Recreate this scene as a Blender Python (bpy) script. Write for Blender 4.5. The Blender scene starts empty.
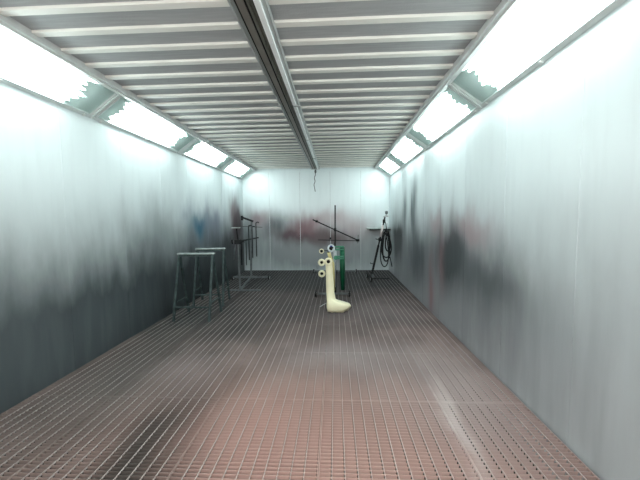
import bpy, bmesh, math, random
from mathutils import Vector, Matrix
random.seed(7)
C = bpy.context.scene.collection
S = bpy.context.scene
PI = math.pi
W2, L, HW, HC = 2.25, 9.75, 2.83, 3.14      # half width, depth, wall height, ceiling height
FRONT = -0.45

# ------------------------------------------------------------------ mesh helpers
def add_box(bm, x0, x1, y0, y1, z0, z1, mat=0, M=None):
    vs = [bm.verts.new((x, y, z)) for x in (x0, x1) for y in (y0, y1) for z in (z0, z1)]
    if M is not None:
        for v in vs: v.co = M @ v.co
    for f in ((0,1,3,2),(4,6,7,5),(0,4,5,1),(2,3,7,6),(0,2,6,4),(1,5,7,3)):
        fc = bm.faces.new([vs[i] for i in f]); fc.material_index = mat
def frame_of(d):
    d = Vector(d).normalized()
    up = Vector((0,0,1)) if abs(d.z) < .95 else Vector((0,1,0))
    a = d.cross(up).normalized(); return a, a.cross(d).normalized()
def add_tube(bm, pts, r, n=10, square=False, caps=True, mat=0, smooth=True):
    pts = [Vector(p) for p in pts]
    rr = r if isinstance(r, (list, tuple)) else [r]*len(pts)
    rings = []
    a = None
    for i, p in enumerate(pts):
        d = (pts[min(i+1, len(pts)-1)] - pts[max(i-1, 0)]).normalized()
        if a is None: a, b = frame_of(d)
        else:
            a = (a - d*a.dot(d)).normalized(); b = a.cross(d).normalized()
        k = 4 if square else n
        off = PI/4 if square else 0
        s = 1.414 if square else 1
        rings.append([bm.verts.new(p + (a*math.cos(2*PI*j/k+off) + b*math.sin(2*PI*j/k+off))*rr[i]*s) for j in range(k)])
    for u, v in zip(rings, rings[1:]):
        for j in range(len(u)):
            f = bm.faces.new((u[j], u[(j+1) % len(u)], v[(j+1) % len(u)], v[j])); f.smooth = smooth and not square; f.material_index = mat
    if caps:
        f = bm.faces.new(rings[0][::-1]); f.material_index = mat
        f = bm.faces.new(rings[-1]); f.material_index = mat
def add_bar(bm, p, q, w=.03, mat=0):      # square tube
    add_tube(bm, [p, q], w/2, square=True, mat=mat)
def add_lathe(bm, prof, c=(0,0,0), axis='z', n=20, closed=False, M=None, mat=0):
    rings = []
    for r, h in prof:
        ring = []
        for j in range(n):
            t = 2*PI*j/n
            if axis == 'z': v = Vector((r*math.cos(t), r*math.sin(t), h))
            elif axis == 'y': v = Vector((r*math.cos(t), h, r*math.sin(t)))
            else: v = Vector((h, r*math.cos(t), r*math.sin(t)))
            if M is not None: v = M @ v
            ring.append(bm.verts.new(v + Vector(c)))
        rings.append(ring)
    pairs = list(zip(rings, rings[1:]))
    if closed: pairs.append((rings[-1], rings[0]))
    for u, v in pairs:
        for j in range(n):
            f = bm.faces.new((u[j], u[(j+1) % n], v[(j+1) % n], v[j])); f.smooth = True; f.material_index = mat
    if not closed:
        if prof[0][0] > 1e-4: bm.faces.new(rings[0][::-1]).material_index = mat
        if prof[-1][0] > 1e-4: bm.faces.new(rings[-1]).material_index = mat
def pipe_prof(ro, ri, h0, h1):            # hollow pipe profile, closed
    return [(ro, h0), (ro, h1), (ri, h1), (ri, h0)]
def obj(name, bm, mats, parent=None, bevel=0):
    bmesh.ops.remove_doubles(bm, verts=bm.verts, dist=1e-6)
    bmesh.ops.recalc_face_normals(bm, faces=bm.faces)
    me = bpy.data.meshes.new(name); bm.to_mesh(me); bm.free()
    for m in (mats if isinstance(mats, (list, tuple)) else [mats]): me.materials.append(m)
    o = bpy.data.objects.new(name, me); C.objects.link(o)
    if parent: 
        o.parent = parent
        o.matrix_parent_inverse = Matrix.Translation(-parent.location)   # parts are modelled in world space
    if bevel:
        b = o.modifiers.new('bevel', 'BEVEL'); b.width = bevel; b.segments = 2; b.limit_method = 'ANGLE'
    return o
def thing(name, label, cat, loc=(0,0,0), group=None):
    o = bpy.data.objects.new(name, None); C.objects.link(o); o.location = loc
    o.empty_display_size = .1
    o['label'] = label; o['category'] = cat
    if group: o['group'] = group
    return o
def tag(o, label, cat, group=None):
    o['label'] = label; o['category'] = cat
    if group: o['group'] = group
    return o
def struct(name, bm, m, parent=None):
    o = obj(name, bm, m, parent)
    if not parent: o['kind'] = 'structure'
    return o
def BM(): return bmesh.new()

# ------------------------------------------------------------------ materials
def mat(name):
    m = bpy.data.materials.new(name); m.use_nodes = True
    nt = m.node_tree; b = nt.nodes['Principled BSDF']; return m, nt, b
def simple(name, col, rough=.5, metal=0, var=.15, scale=20, bump=0, col2=None):
    m, nt, b = mat(name)
    if max(col) < .1: b.inputs['Specular IOR Level'].default_value = .25
    n = nt.nodes.new('ShaderNodeTexNoise'); n.inputs['Scale'].default_value = scale; n.inputs['Detail'].default_value = 4
    g = nt.nodes.new('ShaderNodeNewGeometry'); nt.links.new(g.outputs['Position'], n.inputs['Vector'])
    r = nt.nodes.new('ShaderNodeValToRGB'); nt.links.new(n.outputs['Fac'], r.inputs['Fac'])
    c2 = col2 or tuple(c*(1-var) for c in col)
    r.color_ramp.elements[0].position = .35; r.color_ramp.elements[0].color = (*c2, 1)
    r.color_ramp.elements[1].position = .65; r.color_ramp.elements[1].color = (*[min(1, c*(1+var*.5)) for c in col], 1)
    nt.links.new(r.outputs['Color'], b.inputs['Base Color'])
    b.inputs['Roughness'].default_value = rough; b.inputs['Metallic'].default_value = metal
    if bump:
        bp = nt.nodes.new('ShaderNodeBump'); bp.inputs['Strength'].default_value = bump; bp.inputs['Distance'].default_value = .01
        nt.links.new(n.outputs['Fac'], bp.inputs['Height']); nt.links.new(bp.outputs['Normal'], b.inputs['Normal'])
    return m
def mth(nt, op, a, b=None, clamp=False):
    n = nt.nodes.new('ShaderNodeMath'); n.operation = op; n.use_clamp = clamp
    for i, v in enumerate((a, b)):
        if v is None: continue
        if isinstance(v, (int, float)): n.inputs[i].default_value = v
        else: nt.links.new(v, n.inputs[i])
    return n.outputs[0]
def noise(nt, vec, scale, detail=4, mapping=(1,1,1), offs=(0,0,0)):
    mp = nt.nodes.new('ShaderNodeMapping'); mp.inputs['Scale'].default_value = mapping; mp.inputs['Location'].default_value = offs
    nt.links.new(vec, mp.inputs['Vector'])
    n = nt.nodes.new('ShaderNodeTexNoise'); n.inputs['Scale'].default_value = scale; n.inputs['Detail'].default_value = detail
    nt.links.new(mp.outputs[0], n.inputs['Vector']); return n.outputs['Fac']
def mixc(nt, fac, a, col):
    n = nt.nodes.new('ShaderNodeMix'); n.data_type = 'RGBA'
    if isinstance(fac, (int, float)): n.inputs[0].default_value = fac
    else: nt.links.new(fac, n.inputs[0])
    if isinstance(a, tuple): n.inputs[6].default_value = (*a, 1)
    else: nt.links.new(a, n.inputs[6])
    if isinstance(col, tuple): n.inputs[7].default_value = (*col, 1)
    else: nt.links.new(col, n.inputs[7])
    return n.outputs[2]
def stained(name, uaxis, base, blots, rough=.36, metal=.1, vaxis='Z', streak=True, du=.7, dv=.9, vary=None, nmap=None):
    """painted surface with overspray stains and some painted light falloff; each blot is (u, v, half width, half height, colour, strength)"""
    m, nt, b = mat(name)
    g = nt.nodes.new('ShaderNodeNewGeometry'); P = g.outputs['Position']
    sp = nt.nodes.new('ShaderNodeSeparateXYZ'); nt.links.new(P, sp.inputs[0])
    u, v = sp.outputs[uaxis], sp.outputs[vaxis]
    ms = nmap or ((1, 1, .45) if vaxis == 'Z' else (1, 1, 1))
    n1 = noise(nt, P, 1.6, 6, ms); n2 = noise(nt, P, 2.2, 6, ms, (7, 3, 5))
    ud = mth(nt, 'ADD', u, mth(nt, 'MULTIPLY', mth(nt, 'SUBTRACT', n1, .5), du))
    vd = mth(nt, 'ADD', v, mth(nt, 'MULTIPLY', mth(nt, 'SUBTRACT', n2, .5), dv))
    col = base
    if vary:
        col = mixc(nt, mth(nt, 'MULTIPLY', mth(nt, 'SUBTRACT', noise(nt, P, vary[1], 5, ms, (1, 9, 2)), .35, True), 3.0, True), col, vary[0])
    fine = noise(nt, P, 9, 5, (1, 1, .12) if vaxis == 'Z' else (1, 1, 1), (2, 2, 2))
    for (bu, bv, su, sv, c, s) in blots:
        du_ = mth(nt, 'DIVIDE', mth(nt, 'SUBTRACT', ud, bu), su); dv_ = mth(nt, 'DIVIDE', mth(nt, 'SUBTRACT', vd, bv), sv)
        d2 = mth(nt, 'ADD', mth(nt, 'MULTIPLY', du_, du_), mth(nt, 'MULTIPLY', dv_, dv_))
        e = mth(nt, 'POWER', 2.71828, mth(nt, 'MULTIPLY', d2, -1.0))
        e = mth(nt, 'MULTIPLY', e, mth(nt, 'ADD', mth(nt, 'MULTIPLY', fine, .45), .78), True) if streak else e
        col = mixc(nt, mth(nt, 'MULTIPLY', e, s, True), col, c)
    if streak:
        col = mixc(nt, mth(nt, 'MULTIPLY', mth(nt, 'SUBTRACT', fine, .48, True), .3, True), col, (.30, .33, .34))
    nt.links.new(col, b.inputs['Base Color']) if not isinstance(col, tuple) else None
    b.inputs['Roughness'].default_value = rough; b.inputs['Metallic'].default_value = metal
    bp = nt.nodes.new('ShaderNodeBump'); bp.inputs['Strength'].default_value = .15; bp.inputs['Distance'].default_value = .01
    nt.links.new(fine, bp.inputs['Height']); nt.links.new(bp.outputs['Normal'], b.inputs['Normal'])
    return m

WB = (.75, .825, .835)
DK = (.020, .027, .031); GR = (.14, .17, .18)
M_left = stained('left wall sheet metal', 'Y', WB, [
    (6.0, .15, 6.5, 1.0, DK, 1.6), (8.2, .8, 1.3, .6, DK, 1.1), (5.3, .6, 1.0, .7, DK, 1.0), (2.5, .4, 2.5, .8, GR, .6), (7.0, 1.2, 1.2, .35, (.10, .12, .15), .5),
    (9.1, 1.35, .5, .7, (.05, .03, .04), 1.2), (8.8, 1.9, .35, .35, (.16, .085, .10), .8), (6.6, 1.48, .38, .25, (.02, .14, .22), 1.0),
    (7.4, 1.6, .6, .3, (.10, .12, .22), .6), (6.1, 1.8, .25, .25, (.25, .3, .36), .6), (5.1, 1.5, .5, .5, (.22, .25, .26), .7)])
M_right = stained('right wall sheet metal', 'Y', WB, [
    (6.0, .35, 6.0, 1.1, (.29, .295, .31), 1.15), (4.6, 1.05, .7, .5, (.05, .06, .065), 1.3), (3.5, .95, .9, .4, (.09, .10, .11), .9), (6.7, 1.75, .28, .6, (.07, .10, .11), 1.1),
    (7.6, 1.7, .22, .55, (.08, .11, .12), 1.0), (8.4, 1.05, .7, .6, DK, 1.3), (6.4, .9, .9, .6, (.06, .07, .08), 1.0),
    (5.4, .4, .14, .5, (.26, .12, .125), .8), (4.95, .9, .12, .5, (.26, .14, .15), .6), (3.9, 1.5, .5, .2, (.38, .25, .27), .7), (5.2, 1.5, .3, .2, (.36, .22, .24), .6)])
M_back = stained('back wall sheet metal', 'X', WB, [
    (0, .55, 2.8, .8, (.25, .275, .285), 1.2), (-1.2, 1.38, .6, .35, (.10, .12, .13), .95), (-1.8, 1.62, .35, .25, (.30, .19, .21), .8), (-2.2, 1.0, .4, .8, (.08, .10, .11), .9),
    (-.4, 1.1, 1.1, .24, (.075, .05, .06), 1.1), (.4, 1.0, .8, .2, (.10, .075, .08), 1.0), (-.1, 1.5, .4, .25, (.26, .14, .16), .8), (.6, 1.6, .5, .3, (.40, .30, .32), .7),
    (1.2, 1.3, .5, .3, (.36, .27, .29), .7), (-.35, 1.3, .35, .22, (.18, .10, .115), .9)], dv=.5)
M_seam = simple('joint strip', (.58, .62, .63), .4, .3)
M_fabric = None
def fabric():
    m, nt, b = mat('ceiling filter cloth')
    g = nt.nodes.new('ShaderNodeNewGeometry'); P = g.outputs['Position']
    big = noise(nt, P, 1.3, 4); st = noise(nt, P, 14, 3, (.25, 3, 1)); fine = noise(nt, P, 90, 2)
    c = mixc(nt, big, (.42, .44, .445), (.34, .34, .34))
    c = mixc(nt, mth(nt, 'MULTIPLY', mth(nt, 'SUBTRACT', st, .4, True), 1.6, True), c, (.5, .51, .51))
    nt.links.new(c, b.inputs['Base Color']); b.inputs['Roughness'].default_value = .95
    bp = nt.nodes.new('ShaderNodeBump'); bp.inputs['Strength'].default_value = .4; bp.inputs['Distance'].default_value = .006
    nt.links.new(fine, bp.inputs['Height']); nt.links.new(bp.outputs['Normal'], b.inputs['Normal'])
    return m
M_fabric = fabric()
M_beam = simple('cream painted ceiling bar', (.88, .87, .81), .45, 0, .05, 3)
M_chan = simple('pale grey channel', (.74, .77, .76), .4, .1, .1, 6)
M_frame = simple('light panel frame', (.66, .72, .71), .4, .1, .1, 8)
M_housing = simple('pale green reflector tray', (.60, .66, .65), .5, 0, .1, 5)
PINK = (.58, .36, .31)
M_bar = stained('grating bars with overspray and painted falloff', 'X', (.34, .26, .24), [
    (0.7, 1.6, 2.1, 1.5, (.56, .37, .32), 1.0), (-.1, 2.2, .7, .7, (.52, .33, .29), .8), (1.75, 3.0, .5, 1.0, (.52, .45, .44), .8), (1.52, 2.5, .07, .7, (.75, .68, .66), .8), (.7, 3.7, .8, .5, (.46, .41, .41), .8),
    (-1.7, 3.0, .8, 1.4, (.14, .13, .12), .9), (-.75, 2.1, .3, 1.0, (.05, .05, .045), .9), (-.75, 1.0, .5, .8, (.05, .055, .05), .8),
    (-1.0, 3.3, .35, .4, (.36, .30, .30), .6), (-1.8, 5.3, 1.0, 1.4, (.04, .05, .05), 1.0), (-.8, 4.6, .45, .6, (.04, .045, .04), .9),
    (0, 9.3, 6, 3.6, (.035, .035, .036), 1.4), (.0, 5.6, 1.6, 1.0, (.06, .056, .056), .85), (.2, 4.2, .8, .5, (.16, .13, .125), .6), (1.4, 5.4, .8, .7, (.22, .19, .19), .6)],  # widest blot: light falloff toward the back wall painted in, with dirt
    rough=.6, metal=0, vaxis='Y', streak=False, du=.5, dv=.7, vary=((.15, .115, .105), 2.6), nmap=(1, .7, .2))
M_rod = stained('grating cross rods', 'X', (.44, .37, .355), [
    (-1.7, 4.0, .9, 2.0, (.25, .27, .25), .7), (.9, 1.6, 1.6, 1.5, (.56, .45, .41), .7), (1.52, 2.2, .05, 1.0, (.7, .64, .62), .7), (0, 9.3, 5, 3.2, (.15, .155, .155), 1.2)],  # last blot paints the same light falloff toward the back into the rods
    rough=.5, metal=.1, vaxis='Y', streak=False, du=.2, dv=.5, nmap=(1, .7, .2))
M_pit = simple('pit floor', (.03, .028, .027), .9, 0, .4, 6)
M_steel = simple('dull green grey steel', (.055, .08, .08), .45, .2, .4, 14)
M_plate = simple('worn bare steel top', (.42, .48, .47), .35, .6, .3, 12)
M_dark = simple('dark sprayed steel', (.012, .013, .014), .6, 0, .4, 20)
M_darkrod = simple('overspray coated rod', (.018, .02, .021), .6, 0, .4, 25)
M_grey = simple('grey steel tube', (.12, .135, .14), .5, .2, .3, 14)
M_wheel = simple('black rubber caster', (.012, .012, .012), .6, 0, .3, 20)
M_cap = simple('grey wheel hub', (.5, .52, .52), .4, .4, .2, 20)
M_cream = simple('fresh cream paint', (.86, .80, .56), .32, 0, .06, 5)
M_cream2 = simple('deeper cream paint', (.62, .53, .24), .35, 0, .1, 5)
M_green = simple('fresh green paint', (.006, .09, .042), .28, 0, .25, 6)
M_green2 = simple('lighter green paint', (.05, .25, .15), .3, 0, .15, 8)
M_wpipe = simple('white primer paint', (.68, .74, .78), .35, 0, .12, 10)
M_blue = simple('dark blue mark', (.02, .04, .22), .4, 0, .2, 10)
M_bore_shade = simple('painted hollow shade', (.02, .018, .015), .7, 0, .2, 10)  # near-black colour painted in for the shade inside open mouths
M_pinkw = simple('pale pink plastic', (.62, .55, .54), .5, 0, .2, 15)
M_alub = simple('brownish anodised rail', (.30, .275, .24), .4, .5, .15, 4)
M_aluo = simple('olive grey rail', (.22, .225, .19), .4, .5, .15, 4)
M_aluw = simple('white aluminium rail', (.9, .92, .91), .35, 0, .06, 4)
M_alul = simple('light grey rail flange', (.50, .52, .51), .35, .5, .08, 4)
M_slot_shade = simple('painted slot shade', (.012, .012, .012), .8, 0, .1, 10)  # flat black standing in for the shade inside the track slots
M_hose = simple('black rubber hose', (.009, .010, .011), .6, 0, .3, 20)
def emit(name, col, s):
    m, nt, b = mat(name); nt.nodes.remove(b)
    e = nt.nodes.new('ShaderNodeEmission'); e.inputs[0].default_value = (*col, 1); e.inputs[1].default_value = s
    nt.links.new(e.outputs[0], nt.nodes['Material Output'].inputs[0]); return m
M_tube = emit('lit fluorescent tube', (.92, 1.0, .995), 19)
def glass():
    m, nt, b = mat('clear cover glass'); nt.nodes.remove(b)
    t = nt.nodes.new('ShaderNodeBsdfTransparent'); t.inputs[0].default_value = (.94, .97, .965, 1)
    g = nt.nodes.new('ShaderNodeBsdfGlossy'); g.inputs['Roughness'].default_value = .1; g.inputs[0].default_value = (.9, .95, .93, 1)
    mx = nt.nodes.new('ShaderNodeMixShader'); mx.inputs[0].default_value = .05
    nt.links.new(t.outputs[0], mx.inputs[1]); nt.links.new(g.outputs[0], mx.inputs[2])
    nt.links.new(mx.outputs[0], nt.nodes['Material Output'].inputs[0]); return m
M_glass = glass()
def film():
    m, nt, b = mat('dried overspray on glass'); b.inputs['Base Color'].default_value = (.62, .69, .67, 1); b.inputs['Roughness'].default_value = .6
    t = nt.nodes.new('ShaderNodeBsdfTranslucent'); t.inputs[0].default_value = (.60, .64, .63, 1)
    mx = nt.nodes.new('ShaderNodeMixShader'); mx.inputs[0].default_value = .2
    nt.links.new(b.outputs[0], mx.inputs[1]); nt.links.new(t.outputs[0], mx.inputs[2])
    nt.links.new(mx.outputs[0], nt.nodes['Material Output'].inputs[0]); return m
M_film = film()

# ------------------------------------------------------------------ setting: walls
def wall(name, m, seams, side):
    bm = BM(); t = .06
    if side == 'left': add_box(bm, -W2-t, -W2, FRONT, L, -.4, HW)
    elif side == 'right': add_box(bm, W2, W2+t, FRONT, L, -.4, HW)
    else:
        add_box(bm, -W2-t, W2+t, L, L+t, -.4, HC+.1)
    w = struct(name, bm, m)
    for s in seams:
        bm = BM()
        if side == 'left': add_box(bm, -W2-.001, -W2+.003, s-.006, s+.006, 0, HW-.01)
        elif side == 'right': add_box(bm, W2-.003, W2+.001, s-.006, s+.006, 0, HW-.01)
        else: add_box(bm, s-.006, s+.006, L-.003, L+.001, 0, HW+.2)
        obj('panel_seam', bm, M_seam if side == 'back' else m, w)
    return w
ss = [.1+.94*k for k in range(1, 11)]
wall('wall_left', M_left, [.42+.94*k for k in range(0, 10)], 'left')
wall('wall_right', M_right, [.35+.94*k for k in range(0, 10)], 'right')
wall('wall_back', M_back, [-1.42, -.47, .46, 1.39], 'back')
# ------------------------------------------------------------------ ceiling
bm = BM(); add_box(bm, -1.9, 1.9, FRONT, L, HC+.010, HC+.08)
ceil = struct('ceiling', bm, M_fabric)
CX = 1.80
bm = BM(); add_box(bm, -CX, CX, -.034, .034, HC-.012, HC+.011)
b0 = obj('ceiling_bar', bm, M_beam, None, .004)
ys = []
k = -23
while 5.8+.27*k < L-.05:
    y = 5.8+.27*k
    if k == 0: ys += [y-.036, y+.036]
    elif y > FRONT+.05: ys.append(y)
    k += 1
for i, y in enumerate(ys):
    c = b0 if i == 0 else b0.copy()
    if i: C.objects.link(c)
    c.parent = ceil; c.location = (0, y, 0)
for i, sx in enumerate((-1, 1)):
    bm = BM()
    a, b = sorted((sx*1.80, sx*1.875))
    add_box(bm, a, b, FRONT, L, HC-.05, HC+.034)
    a, b = sorted((sx*1.835, sx*1.885))
    add_box(bm, a, b, FRONT, L, HC-.065, HC-.05)
    o = struct('trim_%d' % (i+1), bm, M_chan)
bm = BM(); add_box(bm, -1.88, 1.88, L-.05, L, HC-.02, HC+.034); struct('trim_3', bm, M_chan)

# ------------------------------------------------------------------ lights in the sloping corners
P0 = Vector((W2, 0, HW)); P1 = Vector((1.86, 0, HC-.03))
def slope_pt(sx, s, d, y):      # s metres up the slope, d metres behind the glass
    e = (P1-P0).normalized(); n = Vector((e.z, 0, -e.x))      # outward
    if n.x < 0: n = -n
    p = P0 + e*s + n*d
    return Vector((sx*p.x, y, p.z))
SL = (P1-P0).length
def sbox(bm, sx, s0, s1, d0, d1, y0, y1, mat=0):
    vs = [bm.verts.new(slope_pt(sx, s, d, y)) for s in (s0, s1) for y in (y0, y1) for d in (d0, d1)]
    for f in ((0,1,3,2),(4,6,7,5),(0,4,5,1),(2,3,7,6),(0,2,6,4),(1,5,7,3)):
        bm.faces.new([vs[i] for i in f]).material_index = mat
DIV = [-.42, 1.62, 3.68, 5.76, 7.83, 9.72]
ORD = ['nearest the open booth front', 'second from the open booth front', 'in the middle of five',
       'second from the back wall', 'touching the back wall']
for sx, sn in ((-1, 'left'), (1, 'right')):
    for k in range(5):
        y0, y1 = DIV[k]+.012, DIV[k+1]-.012
        p = slope_pt(sx, SL/2, 0, (y0+y1)/2)
        t = thing('light_fixture', 'lit sloping panel on the %s ceiling edge, %s' % (sn, ORD[k]), 'light fixture', p, 'sloping ceiling edge light panels')
        bm = BM()
        sbox(bm, sx, .0, .045, -.012, .02, y0, y1); sbox(bm, sx, SL-.04, SL, -.012, .02, y0, y1)
        sbox(bm, sx, .045, SL-.04, -.012, .02, y0, y0+.035); sbox(bm, sx, .045, SL-.04, -.012, .02, y1-.035, y1)
        sbox(bm, sx, .03, SL-.03, -.028, -.012, y0+.004, y0+.02); sbox(bm, sx, .03, SL-.03, -.028, -.012, y1-.02, y1-.004)
        fr = obj('frame', bm, M_frame, t)
        for yy in (y0+.12, (y0+y1)/2, y1-.12):
            bm = BM(); sbox(bm, sx, .0, .03, -.026, -.012, yy-.012, yy+.012); obj('latch', bm, M_chan, fr)
        bm = BM(); sbox(bm, sx, .03, SL-.025, .004, .008, y0+.02, y1-.02); obj('glass_pane', bm, M_glass, t)
        bm = BM()
        sbox(bm, sx, -.0, SL, .12, .13, y0, y1); sbox(bm, sx, -.0, .012, .021, .12, y0, y1); sbox(bm, sx, SL-.012, SL, .021, .12, y0, y1)
        sbox(bm, sx, .012, SL-.012, .021, .12, y0, y0+.01); sbox(bm, sx, .012, SL-.012, .021, .12, y1-.01, y1)
        obj('reflector_tray', bm, M_housing, t)
        for (ya, dr, ln) in ((y0+.03, 1, .26), (y1-.03, -1, .40)):
            bm = BM(); nn = 40; s0, s1 = .04, SL-.035; top = []; bot = []
            for q in range(nn+1):
                sq = s0+(s1-s0)*q/nn
                e = ln*(.50+.22*abs(math.sin(q*.47+k*2+sx))+.28*abs(math.sin(q*.13+k)))*random.uniform(.9, 1.08)
                bot.append([bm.verts.new(slope_pt(sx, sq, d, ya)) for d in (.010, .0125)])
                top.append([bm.verts.new(slope_pt(sx, sq, d, ya+dr*e)) for d in (.010, .0125)])
            for q in range(nn):
                for d in (0, 1): bm.faces.new((bot[q][d], bot[q+1][d], top[q+1][d], top[q][d]))
                bm.faces.new((top[q][0], top[q+1][0], top[q+1][1], top[q][1]))
            obj('overspray_film', bm, M_film, t)
        nt_ = 8
        for j in range(nt_):
            s = .045 + (SL-.085)*(j+.5)/nt_
            a = .09 + random.random()*.07 + (.05 if j % 2 else 0); b = .16 + random.random()*.07 + (.05 if j % 2 else 0)
            bm = BM(); add_tube(bm, [slope_pt(sx, s, .055, y0+a), slope_pt(sx, s, .055, y1-b)], .019, n=8)
            obj('lamp_tube', bm, M_tube, t)

# ------------------------------------------------------------------ floor: steel grating over a pit
bm = BM(); add_box(bm, -W2, W2, FRONT, L, -.42, -.40)
floor = struct('floor', bm, M_pit)
def grating(w, d=.998, pitch=1/30, cp=.0833):
    bm = BM(); h = .0215
    n = int(round(d/pitch)); m = max(1, int(round((w-.006)/cp)))
    xs = [.003 + i*(w-.006)/m for i in range(m+1)]
    T = Matrix.Rotation(math.radians(-13), 4, 'X')
    for i in range(n):
        y = (i+.38)*d/n
        for j in range(m):       # louvre-like bearing bar, notched beside each cross rod
            add_box(bm, xs[j]+.002, xs[j+1]-.0085, -.0018, .0018, -h, 0, 0, Matrix.Translation((0, y+.010, -.0008)) @ T)
            add_box(bm, xs[j+1]-.0085, xs[j+1]-.002, -.0018, .0018, -.008, 0, 0, Matrix.Translation((0, y+.010, -.0008)) @ T)
    for x in xs[1:-1]:
        add_box(bm, x-.0023, x+.0023, 0, d, -.010, .0008, 1)
    for x in (.003, w-.003): add_box(bm, x-.0024, x+.0024, 0, d, -h, .0006, 0)
    for y in (.002, d-.002): add_box(bm, .006, w-.006, y-.002, y+.002, -h, .0003, 0)
    bmesh.ops.recalc_face_normals(bm, faces=bm.faces)
    me = bpy.data.meshes.new('grating_panel'); bm.to_mesh(me); bm.free()
    me.materials.append(M_bar); me.materials.append(M_rod); return me
edges = [-2.235, -1.47, -.455, .49, 1.51, 2.235]
for i in range(5):
    me = grating(edges[i+1]-edges[i]-.003)
    for r in range(10):
        y = -.27 + r
        o = bpy.data.objects.new('grating_panel', me); C.objects.link(o); o.parent = floor
        o.location = (edges[i], y, random.uniform(-.001, .001))
# ------------------------------------------------------------------ overhead track
t = thing('overhead_track', 'long aluminium overhead track with dark slots running down the ceiling middle', 'ceiling track', (.045, 4.5, HC-.02))
X0 = -.075; zt = HC-.021; y0, y1 = FRONT, 9.35
def rail(name, xa, xb, za, m):
    bm = BM(); add_box(bm, xa, xb, y0, y1, za, zt); return obj(name, bm, m, t)
rail('side_flange', X0, X0+.012, zt-.085, M_alul)
rail('side_flange', X0+.012, X0+.034, zt-.060, M_alul)
rail('slot_shade_strip', X0+.034, X0+.048, zt-.070, M_slot_shade)  # black strip fills the recess to paint its shade
rail('track_channel', X0+.048, X0+.098, zt-.075, M_alub)
rail('slot_shade_strip', X0+.098, X0+.114, zt-.070, M_slot_shade)
rail('track_channel', X0+.114, X0+.128, zt-.075, M_aluo)
rail('track_channel', X0+.128, X0+.155, zt-.060, M_aluo)
rail('slot_shade_strip', X0+.155, X0+.165, zt-.070, M_slot_shade)
rail('side_profile', X0+.165, X0+.205, zt-.085, M_aluw)
rail('side_flange', X0+.205, X0+.235, zt-.055, M_alul)
for y in (1.2, 4.05, 5.80, 7.6):
    bm = BM()
    add_box(bm, X0-.015, X0+.018, y-.03, y+.03, zt-.095, zt-.06)
    obj('joint_bracket', bm, M_alul, t); bm = BM(); add_box(bm, X0+.17, X0+.255, y-.02, y+.02, zt-.098, zt-.086)
    obj('joint_bracket', bm, M_alul, t)
bm = BM(); add_box(bm, X0-.005, X0+.24, y1, y1+.01, zt-.09, zt); obj('end_cap', bm, M_alul, t)
bm = BM()
pts = []
for i in range(20):
    z = 2.925 - i*.0285; pts.append((.04+.012*math.sin(i*.9) - .002*i + (.05*((i-16)/3) if i > 16 else 0), 9.25, z))
add_tube(bm, pts, .011, 6)
add_lathe(bm, [(.022, -.05), (.03, 0), (.022, .05)], (.05, 9.25, 2.96), n=10)
tag(obj('hanging_cord', bm, M_grey), 'short grey cord hanging from the far end of the ceiling track', 'cord')

# ------------------------------------------------------------------ trestles
def caster(bmw, bmc, c, r=.05, ax=(1, 0, 0)):
    add_lathe(bmw, [(r*.4, -.016), (r*.85, -.018), (r, -.010), (r, .010), (r*.85, .018), (r*.4, .016)], c, 'x', 16)
    add_lathe(bmc, [(r*.55, -.021), (r*.55, .021)], c, 'x', 10)
def trestle(loc, a, w, h, dz, label, spread=.27):
    t = thing('trestle', label, 'trestle', loc, 'steel trestles against the left wall')
    Mx = Matrix.Translation(loc) @ Matrix.Rotation(a, 4, 'Z')
    P = lambda x, y, z: Mx @ Vector((x, y, z))
    bm = BM(); add_box(bm, -w/2-.03, w/2+.03, -.035, .035, h-.022, h, M=Mx); obj('top_plate', bm, M_plate, t, .003)
    bm = BM(); add_box(bm, -w/2-.01, w/2+.01, -.02, .02, h-.055, h-.022, M=Mx); obj('top_rail', bm, M_steel, t)
    for sx in (-1, 1):
        for sy in (-1, 1):
            bm = BM(); add_bar(bm, P(sx*(w/2-.0), sy*.012, h-.05), P(sx*(w/2+dz), sy*spread, .001), .034); obj('leg', bm, M_steel, t)
    f = (h-.28)/(h-.05)
    for sx in (-1, 1):
        bm = BM(); add_bar(bm, P(sx*(w/2+dz*f), -spread*f*.98, .28), P(sx*(w/2+dz*f), spread*f*.98, .28), .02); obj('side_brace', bm, M_steel, t)
    f = (h-.22)/(h-.05)
    bm = BM(); add_bar(bm, P(-w/2-dz*f, -spread*f, .22), P(w/2+dz*f, -spread*f, .22), .022); obj('front_brace', bm, M_steel, t)
    return t
trestle((-1.69, 5.1, 0), math.radians(0), .56, 1.07, .01, 'steel A-frame trestle standing nearer the camera, left of the other one')
trestle((-1.78, 5.93, 0), math.radians(6), .50, 1.07, .02, 'steel A-frame trestle standing farther back, half behind the nearer trestle')

# ------------------------------------------------------------------ left hanging rack
t = thing('parts_rack', 'dark wheeled steel rack with upright hanging rods by the left back corner', 'rack', (-1.6, 7.6, 0))
def part(name, m, f, parent=None, bevel=0):
    bm = BM(); f(bm); return obj(name, bm, m, parent or t, bevel)
part('base_bar', M_grey, lambda b: add_bar(b, (-1.90, 6.94, .02), (-1.08, 6.94, .02), .034))
part('base_bar', M_grey, lambda b: add_bar(b, (-2.10, 8.20, .08), (-1.17, 8.20, .08), .05))
part('base_spine', M_grey, lambda b: add_bar(b, (-1.54, 6.96, .03), (-1.67, 8.5, .07), .034))
for x in (-2.12, -1.15):
    bw, bc = BM(), BM(); caster(bw, bc, (x, 8.2, .062), .062)
    cw = obj('caster', bw, M_wheel, t); obj('hub', bc, M_cap, cw)
part('post', M_grey, lambda b: add_bar(b, (-1.54, 6.94, .03), (-1.55, 6.94, 1.14), .036))
part('post', M_dark, lambda b: add_bar(b, (-1.55, 6.94, 1.12), (-1.585, 6.94, 1.42), .026))
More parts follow.
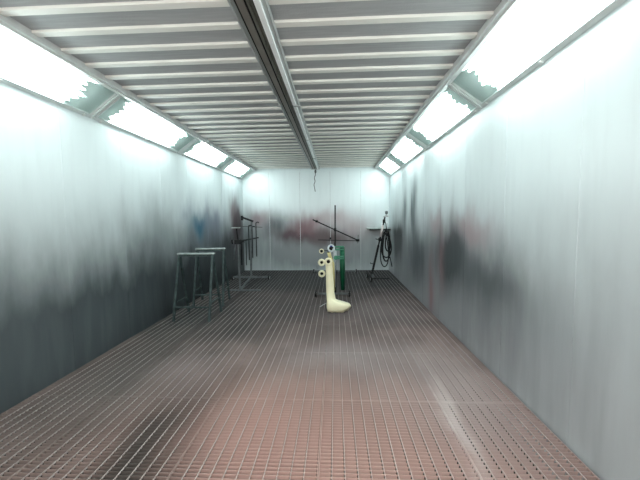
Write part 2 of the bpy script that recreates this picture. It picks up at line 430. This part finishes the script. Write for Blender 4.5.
part('top_plate', M_plate, lambda b: add_box(b, -1.69, -1.50, 6.90, 6.98, 1.415, 1.435))
part('post', M_grey, lambda b: add_bar(b, (-1.655, 8.3, .10), (-1.60, 8.3, 1.58), .042))
part('arm', M_dark, lambda b: add_bar(b, (-1.555, 6.94, 1.12), (-1.44, 8.32, 1.115), .03))
part('clamp', M_dark, lambda b: (add_box(b, -1.63, -1.49, 6.90, 6.985, 1.06, 1.16), add_tube(b, [(-1.68, 6.93, 1.06), (-1.69, 6.93, 1.16)], .02, 8)), None, .01)
part('arm', M_dark, lambda b: add_bar(b, (-1.86, 8.3, 1.66), (-1.56, 8.3, 1.55), .045))
part('arm', M_darkrod, lambda b: add_bar(b, (-1.88, 8.3, 1.42), (-1.32, 8.3, 1.39), .012))
part('clamp', M_dark, lambda b: add_box(b, -1.88, -1.83, 8.26, 8.34, 1.58, 1.70), None, .01)
for (x, y, z0, z1, r) in ((-1.690, 7.7, .60, 1.45, .014), (-1.60, 7.95, .62, 1.42, .012), (-1.455, 8.25, .62, 1.52, .013), (-1.575, 7.2, .55, 1.09, .014), (-1.62, 7.5, .50, 1.12, .010)):
    xa = -1.555 + (y-6.94)*.0833
    def rod(b, x=x, y=y, z0=z0, z1=z1, r=r, xa=xa):
        add_tube(b, [(xa-.03, y, z0), (xa-.03, y, z1-.03), (xa-.02, y, z1), (xa+.03, y, z1+.01), (xa+.045, y, z1-.015)], r, 8)
    part('hanging_rod', M_darkrod, rod)
part('hanging_rod', M_grey, lambda b: add_tube(b, [(-1.60, 6.93, 1.12), (-1.66, 6.93, .72)], .012, 8))

# ------------------------------------------------------------------ rack in the middle of the back wall
t = thing('paint_stand', 'tall black pole stand with a slanted cross arm before the back wall', 'stand', (.6, 9.1, 0))
part('base_bar', M_grey, lambda b: add_bar(b, (.0, 9.2, .07), (1.18, 9.2, .07), .036))
part('base_bar', M_grey, lambda b: add_bar(b, (.6, 8.75, .055), (.6, 9.45, .055), .034))
for (x, y) in ((-.03, 9.2), (1.21, 9.2)):
    bw, bc = BM(), BM(); caster(bw, bc, (x, y, .06), .06)
    cw = obj('caster', bw, M_wheel, t); obj('hub', bc, M_cap, cw)
part('pole', M_dark, lambda b: add_tube(b, [(.605, 8.9, .05), (.605, 8.9, 1.0), (.61, 8.9, 1.97)], .020, 10))
part('slanted_arm', M_dark, lambda b: add_tube(b, [(-.02, 8.87, 1.575), (1.28, 8.87, .965)], .016, 8))
part('level_arm', M_darkrod, lambda b: add_tube(b, [(.12, 8.93, 1.0), (1.26, 8.93, .965)], .011, 8))
part('clamp', M_dark, lambda b: add_lathe(b, [(.0, -.05), (.035, -.045), (.035, .045), (0, .05)], (.605, 8.885, 1.29), 'z', 10))
part('clamp', M_dark, lambda b: add_lathe(b, [(.0, -.05), (.038, -.04), (.038, .04), (0, .05)], (1.235, 8.88, .985), 'x', 10))
part('clamp', M_dark, lambda b: add_lathe(b, [(.0, -.04), (.032, -.03), (.032, .03), (0, .04)], (.09, 8.87, 1.525), 'x', 10))
part('clamp', M_darkrod, lambda b: add_lathe(b, [(.0, -.03), (.03, -.02), (.03, .02), (0, .03)], (.47, 8.92, 1.04), 'x', 10))
part('peg', M_darkrod, lambda b: add_tube(b, [(1.235, 8.88, .90), (1.25, 8.88, 1.14)], .007, 6))

# ------------------------------------------------------------------ small stand in the centre holding painted pieces
t = thing('paint_stand', 'low wheeled stand behind the cream boot shape, holding freshly painted pipes', 'stand', (.55, 6.41, 0))
part('base_bar', M_grey, lambda b: add_bar(b, (.24, 6.41, .07), (.86, 6.41, .07), .032))
part('base_bar', M_grey, lambda b: add_bar(b, (.55, 6.2, .05), (.55, 6.75, .05), .03))
for x in (.20, .89):
    for y in (6.41,):
        bw, bc = BM(), BM(); caster(bw, bc, (x, y, .068), .068)
        cw = obj('caster', bw, M_wheel, t); obj('hub', bc, M_cap, cw)
part('pole', M_dark, lambda b: add_tube(b, [(.60, 6.50, .05), (.60, 6.50, 1.12)], .016, 8))
for z in (.95, .72, .49):
    part('peg', M_dark, lambda b, z=z: add_tube(b, [(.60, 6.50, z), (.33, 6.50, z), (.33, 6.345, z)], .008, 6))
    part('ring_hole_shade', M_bore_shade, lambda b, z=z: add_lathe(b, [(0, -.004), (.029, -.004), (.029, .004), (0, .004)], (.328, 6.375, z), 'y', 14))  # added dark disc painting the shade in the ring's open centre
part('crossbar', M_dark, lambda b: add_tube(b, [(.60, 6.5, 1.03), (.76, 6.5, 1.03)], .012, 8))
# cream collars on the pegs
for z, r, lab in ((.95, .050, 'thin cream painted ring on the topmost left peg of the low stand'),
                  (.72, .073, 'thick cream painted ring on the middle left peg of the low stand'),
                  (.49, .073, 'thick cream painted ring on the lowest left peg of the low stand')):
    bm = BM(); ri = r*.68 if r < .06 else r*.46
    add_lathe(bm, [(r*.92, -.012), (r, -.005), (r, .03), (r*.85, .045), (ri, .045), (ri, -.008), (ri+.006, -.012)], (.328, 6.37, z), 'y', 24, closed=True)
    o = tag(obj('pipe_ring', bm, M_cream), lab, 'ring', 'cream rings on the stand pegs')
# white pipe with blue mark
t = thing('pipe', 'white pipe with dark blue marks at its mouth, hanging on the low stand', 'pipe', (.53, 6.47, .95))
def wp(b):
    Mt = Matrix.Rotation(math.radians(0), 4, 'X')
    add_lathe(b, [(.066, -.03), (.078, -.015), (.078, .02), (.062, .03), (.044, .03), (.044, -.03)], (.525, 6.42, 1.005), 'y', 24, closed=True)
    add_tube(b, [(.555, 6.45, 1.0), (.60, 6.455, .93), (.60, 6.455, .80), (.575, 6.455, .70), (.575, 6.455, .20)], [.04, .034, .032, .034, .034], 14)
part('pipe_body', M_wpipe, wp)
part('blue_mark', M_blue, lambda b: add_box(b, .50, .55, 6.385, 6.391, 1.035, 1.065), None, .002)
part('bore_shade', M_bore_shade, lambda b: add_lathe(b, [(0, .0), (.043, .001), (.043, .01), (0, .011)], (.525, 6.415, 1.005), 'y', 16))  # dark disc in place of the shade down the white pipe's mouth
# deeper cream pipe
t = thing('pipe', 'mustard cream pipe hanging behind the cream boot shaped piece', 'pipe', (.53, 6.3, .8))
part('pipe_body', M_cream2, lambda b: add_tube(b, [(.475, 6.33, .93), (.50, 6.33, .84), (.545, 6.33, .70), (.56, 6.33, .16)], [.036, .034, .046, .042], 14))
part('bore_shade', M_bore_shade, lambda b: add_lathe(b, [(0, 0), (.028, 0), (.028, .014), (0, .014)], (.47, 6.325, .93), 'z', 14))  # dark plug painting shade in the mustard pipe's mouth
# green pipe assembly
t = thing('pipe', 'tall dark green painted pipe with two lighter green side branches', 'pipe', (.73, 6.42, .6))
part('pipe_body', M_green, lambda b: add_tube(b, [(.745, 6.42, 1.03), (.75, 6.42, .6), (.755, 6.42, .15)], [.052, .054, .040], 18))
part('bore_shade', M_bore_shade, lambda b: add_lathe(b, [(0, 0), (.036, 0), (.036, .004), (0, .004)], (.745, 6.42, 1.03), 'z', 14))  # dark disc on the capped top, painted as a shaded hollow
for z in (1.04, .985, .84, .80):
    part('branch', M_green2, lambda b, z=z: add_tube(b, [(.60 if z > .9 else .615, 6.365, z), (.78, 6.365, z)], .017, 10))
part('flange', M_green2, lambda b: add_lathe(b, [(.03, -.02), (.042, -.015), (.042, .02), (.02, .025)], (.615, 6.365, .82), 'y', 16))

# cream boot shaped piece standing on the floor
def boot():
    t = thing('boot_shaped_duct', 'large cream painted boot shaped piece standing upright on the grating', 'painted part', (.6, 5.45, 0))
    bm = BM()
    # rings: centre x, centre y, z, half-width x, half-depth y
    R = [(.49, 5.50, .86, .052, .052), (.49, 5.50, .83, .062, .060), (.495, 5.50, .78, .060, .060), (.505, 5.49, .55, .066, .062), (.515, 5.48, .32, .072, .066),
         (.528, 5.46, .25, .080, .070), (.560, 5.43, .205, .112, .084), (.645, 5.41, .170, .195, .098), (.655, 5.40, .125, .212, .106), (.655, 5.40, .060, .210, .104), (.635, 5.40, .004, .182, .090)]
    n = 28; rings = []
    for i, (cx, cy, z, a, b) in enumerate(R):
        ring = []
        for j in range(n):
            th = 2*PI*j/n
            c, s = math.cos(th), math.sin(th)
            zz = z
            if i >= 5:   # instep drops toward the toe (+x)
                zz = z*(1 - .17*max(0, c)) if i < 9 else (z + (.03*max(0, c) if i == 9 else 0))
                w = 1 + .06*math.sin(th*5+1)*(i-4)/6
                a2 = a*w; b2 = b*w*(1-.15*max(0, c))
                if i >= 6: c = math.copysign(abs(c)**.8, c); s = math.copysign(abs(s)**.7, s)
            else: a2, b2 = a, b
            if i == len(R)-1: zz = .004 + .012*(1+math.sin(th*7)) + .02*max(0, c)**2
            ring.append(bm.verts.new((cx+a2*c, cy+b2*s, zz)))
        rings.append(ring)
    for u, v in zip(rings, rings[1:]):
        for j in range(n):
            f = bm.faces.new((u[j], u[(j+1) % n], v[(j+1) % n], v[j])); f.smooth = True
    bm.faces.new(rings[-1])
    # inner wall of the mouth
    inner = [[bm.verts.new((.49+r*math.cos(2*PI*j/n), 5.50+r*math.sin(2*PI*j/n), z)) for j in range(n)] for r, z in ((.036, .862), (.034, .78))]
    for u, v in ((rings[0], inner[0]), (inner[0], inner[1])):
        for j in range(n): bm.faces.new((u[j], u[(j+1) % n], v[(j+1) % n], v[j])).smooth = True
    bm.faces.new(inner[1])
    obj('boot_body', bm, M_cream, t)
    bm = BM(); add_lathe(bm, [(.030, -.016), (.066, -.016), (.068, 0), (.062, .012), (.030, .012)], (.487, 5.432, .872), 'y', 22, closed=True)
    obj('mouth_flange', bm, M_cream, t)
    bm = BM(); add_lathe(bm, [(0, -.010), (.031, -.010), (.031, .010), (0, .010)], (.487, 5.432, .872), 'y', 16); obj('bore_shade', bm, M_bore_shade, t)  # dark disc paints the shade inside the boot's mouth
    bm = BM(); add_tube(bm, [(.47, 5.45, .15), (.38, 5.40, .115), (.335, 5.38, .09)], .006, 6); obj('hook_wire', bm, M_cap, t)
boot()

# ------------------------------------------------------------------ shelf and hose stand in the right back corner
t = thing('wall_shelf', 'narrow grey metal shelf fixed in the right back corner at chest height', 'shelf', (1.92, 9.6, 1.28))
part('shelf_board', M_plate, lambda b: add_box(b, 1.56, 2.247, 9.45, 9.746, 1.268, 1.305), None, .003)
part('shelf_lip', M_darkrod, lambda b: add_box(b, 1.62, 2.247, 9.46, 9.48, 1.235, 1.268))
for x in (1.98, 2.18):
    part('bracket', M_grey, lambda b, x=x: (add_box(b, x-.012, x+.012, 9.50, 9.746, 1.24, 1.265), add_bar(b, (x, 9.52, 1.24), (x, 9.74, 1.05), .02)))
for (x, h, r, lab) in ((2.02, .13, .05, 'white plastic cup on the corner shelf, left beside the paler tall cup'),
                       (2.15, .20, .045, 'tall white plastic cup on the corner shelf, nearest the right wall')):
    bm = BM(); add_lathe(bm, [(r*.8, 0), (r, h*.8), (r*.95, h*.82), (r*.5, h*.95), (r*.5, h), (0, h)], (x, 9.6, 1.3055), 'z', 16)
    tag(obj('paint_cup', bm, simple('white cup plastic', (.75, .78, .8), .4)), lab, 'cup', 'cups on the corner shelf')

t = thing('hose_stand', 'leaning dark wheeled stand with pegs in front of the corner shelf', 'stand', (1.55, 8.2, 0))
part('base_bar', M_dark, lambda b: add_bar(b, (1.50, 8.45, .06), (1.53, 7.95, .06), .04))
part('base_bar', M_darkrod, lambda b: add_bar(b, (1.52, 8.2, .04), (2.0, 8.2, .03), .03))
for (x, y) in ((1.46, 8.47), (1.50, 7.93)):
    bw, bc = BM(), BM(); caster(bw, bc, (x, y, .065), .065)
    cw = obj('caster', bw, M_wheel, t); obj('hub', bc, M_cap, cw)
part('caster_guard', M_grey, lambda b: add_lathe(b, [(.02, -.02), (.05, -.02), (.05, .02), (.02, .02)], (1.555, 8.1, .12), 'x', 12))
def lp(h): return (1.53 + (h-.06)*.225, 8.2, h)      # point on the leaning pole
part('pole', M_dark, lambda b: add_bar(b, lp(.06), lp(.9), .05))
part('pole', M_darkrod, lambda b: add_bar(b, lp(.88), lp(1.62), .034))
for h, s in ((.42, -1), (1.05, -1), (1.30, 1)):
    p = lp(h)
    part('peg', M_dark, lambda b, p=p, s=s: add_tube(b, [p, (p[0]+s*.10, p[1]-.02, p[2]+.01), (p[0]+s*.10, p[1]-.02, p[2]+.04)], .010, 6))
part('clamp', M_dark, lambda b: add_box(b, lp(1.05)[0]-.035, lp(1.05)[0]+.035, 8.15, 8.25, 1.01, 1.09), None, .01)
part('clamp', M_dark, lambda b: add_lathe(b, [(0, -.05), (.035, -.04), (.035, .04), (0, .05)], lp(1.52), 'z', 10))
part('cable_tie', M_pinkw, lambda b: (add_tube(b, [lp(1.42), lp(1.12)], .030, 8), add_tube(b, [(1.86, 8.17, 1.25), (1.93, 8.16, 1.22), (1.98, 8.16, 1.25)], .014, 6)))

# spray gun on top
t = thing('spray_gun', 'silver and black spray gun clipped on top of the leaning stand', 'spray gun', (1.9, 8.2, 1.7))
part('gun_body', M_cap, lambda b: (add_tube(b, [(1.84, 8.2, 1.63), (1.90, 8.2, 1.65), (1.97, 8.2, 1.645)], [.016, .022, .016], 10), add_tube(b, [(1.90, 8.2, 1.65), (1.915, 8.2, 1.70)], .012, 8)))
part('handle', M_dark, lambda b: add_tube(b, [(1.88, 8.2, 1.65), (1.872, 8.2, 1.56), (1.868, 8.2, 1.52)], [.014, .018, .014], 8))
part('cup', M_grey, lambda b: add_lathe(b, [(.014, 0), (.038, .03), (.038, .075), (.02, .09), (0, .09)], (1.92, 8.2, 1.69), 'z', 14))

# hose
def loop(cx, cy, zt, w, h, n=28, tw=.03, ph=0):
    pts = []
    for i in range(n+1):
        a = 2*PI*i/n + ph
        pts.append((cx + w*math.sin(a)*(1-.35*math.cos(a)), cy + tw*math.sin(a+1), zt - h/2 + h/2*math.cos(a)))
    return pts
bm = BM()
add_tube(bm, loop(1.90, 8.12, 1.28, .085, .78), .019, 8, caps=False)
add_tube(bm, loop(1.90, 8.09, 1.26, .12, .66), .017, 8, caps=False)
add_tube(bm, loop(1.85, 8.06, 1.25, .10, .88, ph=.3), .014, 8, caps=False)
add_tube(bm, loop(1.93, 8.05, 1.27, .06, .50, ph=.3), .018, 8, caps=False)
add_tube(bm, [(1.99, 8.1, .62), (2.02, 8.1, .5), (2.05, 8.1, .36)], .012, 6)
add_tube(bm, [(1.92, 8.15, 1.27), (1.90, 8.17, 1.45), (1.875, 8.2, 1.53)], .010, 6)
tag(obj('air_hose', bm, M_hose), 'black air hose coiled in loops hanging from the leaning stand', 'hose')

# ------------------------------------------------------------------ light from the open booth front
w = bpy.data.worlds.new('daylight'); S.world = w; w.use_nodes = True
bg = w.node_tree.nodes['Background']; bg.inputs[0].default_value = (1.0, .93, .89, 1); bg.inputs[1].default_value = 2.2

# ------------------------------------------------------------------ camera
f, yaw, p, r = 316.76, -.0487, -.0711, -.01095
cy, sy = math.cos(yaw), math.sin(yaw)
F = Vector((sy*math.cos(p), cy*math.cos(p), math.sin(p))); Rt = Vector((cy, -sy, 0)); U = Rt.cross(F)
R2 = Rt*math.cos(r)+U*math.sin(r); U2 = -Rt*math.sin(r)+U*math.cos(r)
cam = bpy.data.cameras.new('camera'); co = bpy.data.objects.new('camera', cam); C.objects.link(co)
co.matrix_world = Matrix(((R2.x, U2.x, -F.x, .6104), (R2.y, U2.y, -F.y, 0), (R2.z, U2.z, -F.z, 1.6333), (0, 0, 0, 1)))
cam.sensor_width = 36; cam.lens = f*36/640; cam.clip_start = .05
S.camera = co
S.view_settings.view_transform = 'Standard'; S.view_settings.look = 'None'; S.view_settings.gamma = 1
S.view_settings.use_curve_mapping = False; S.view_settings.exposure = 0
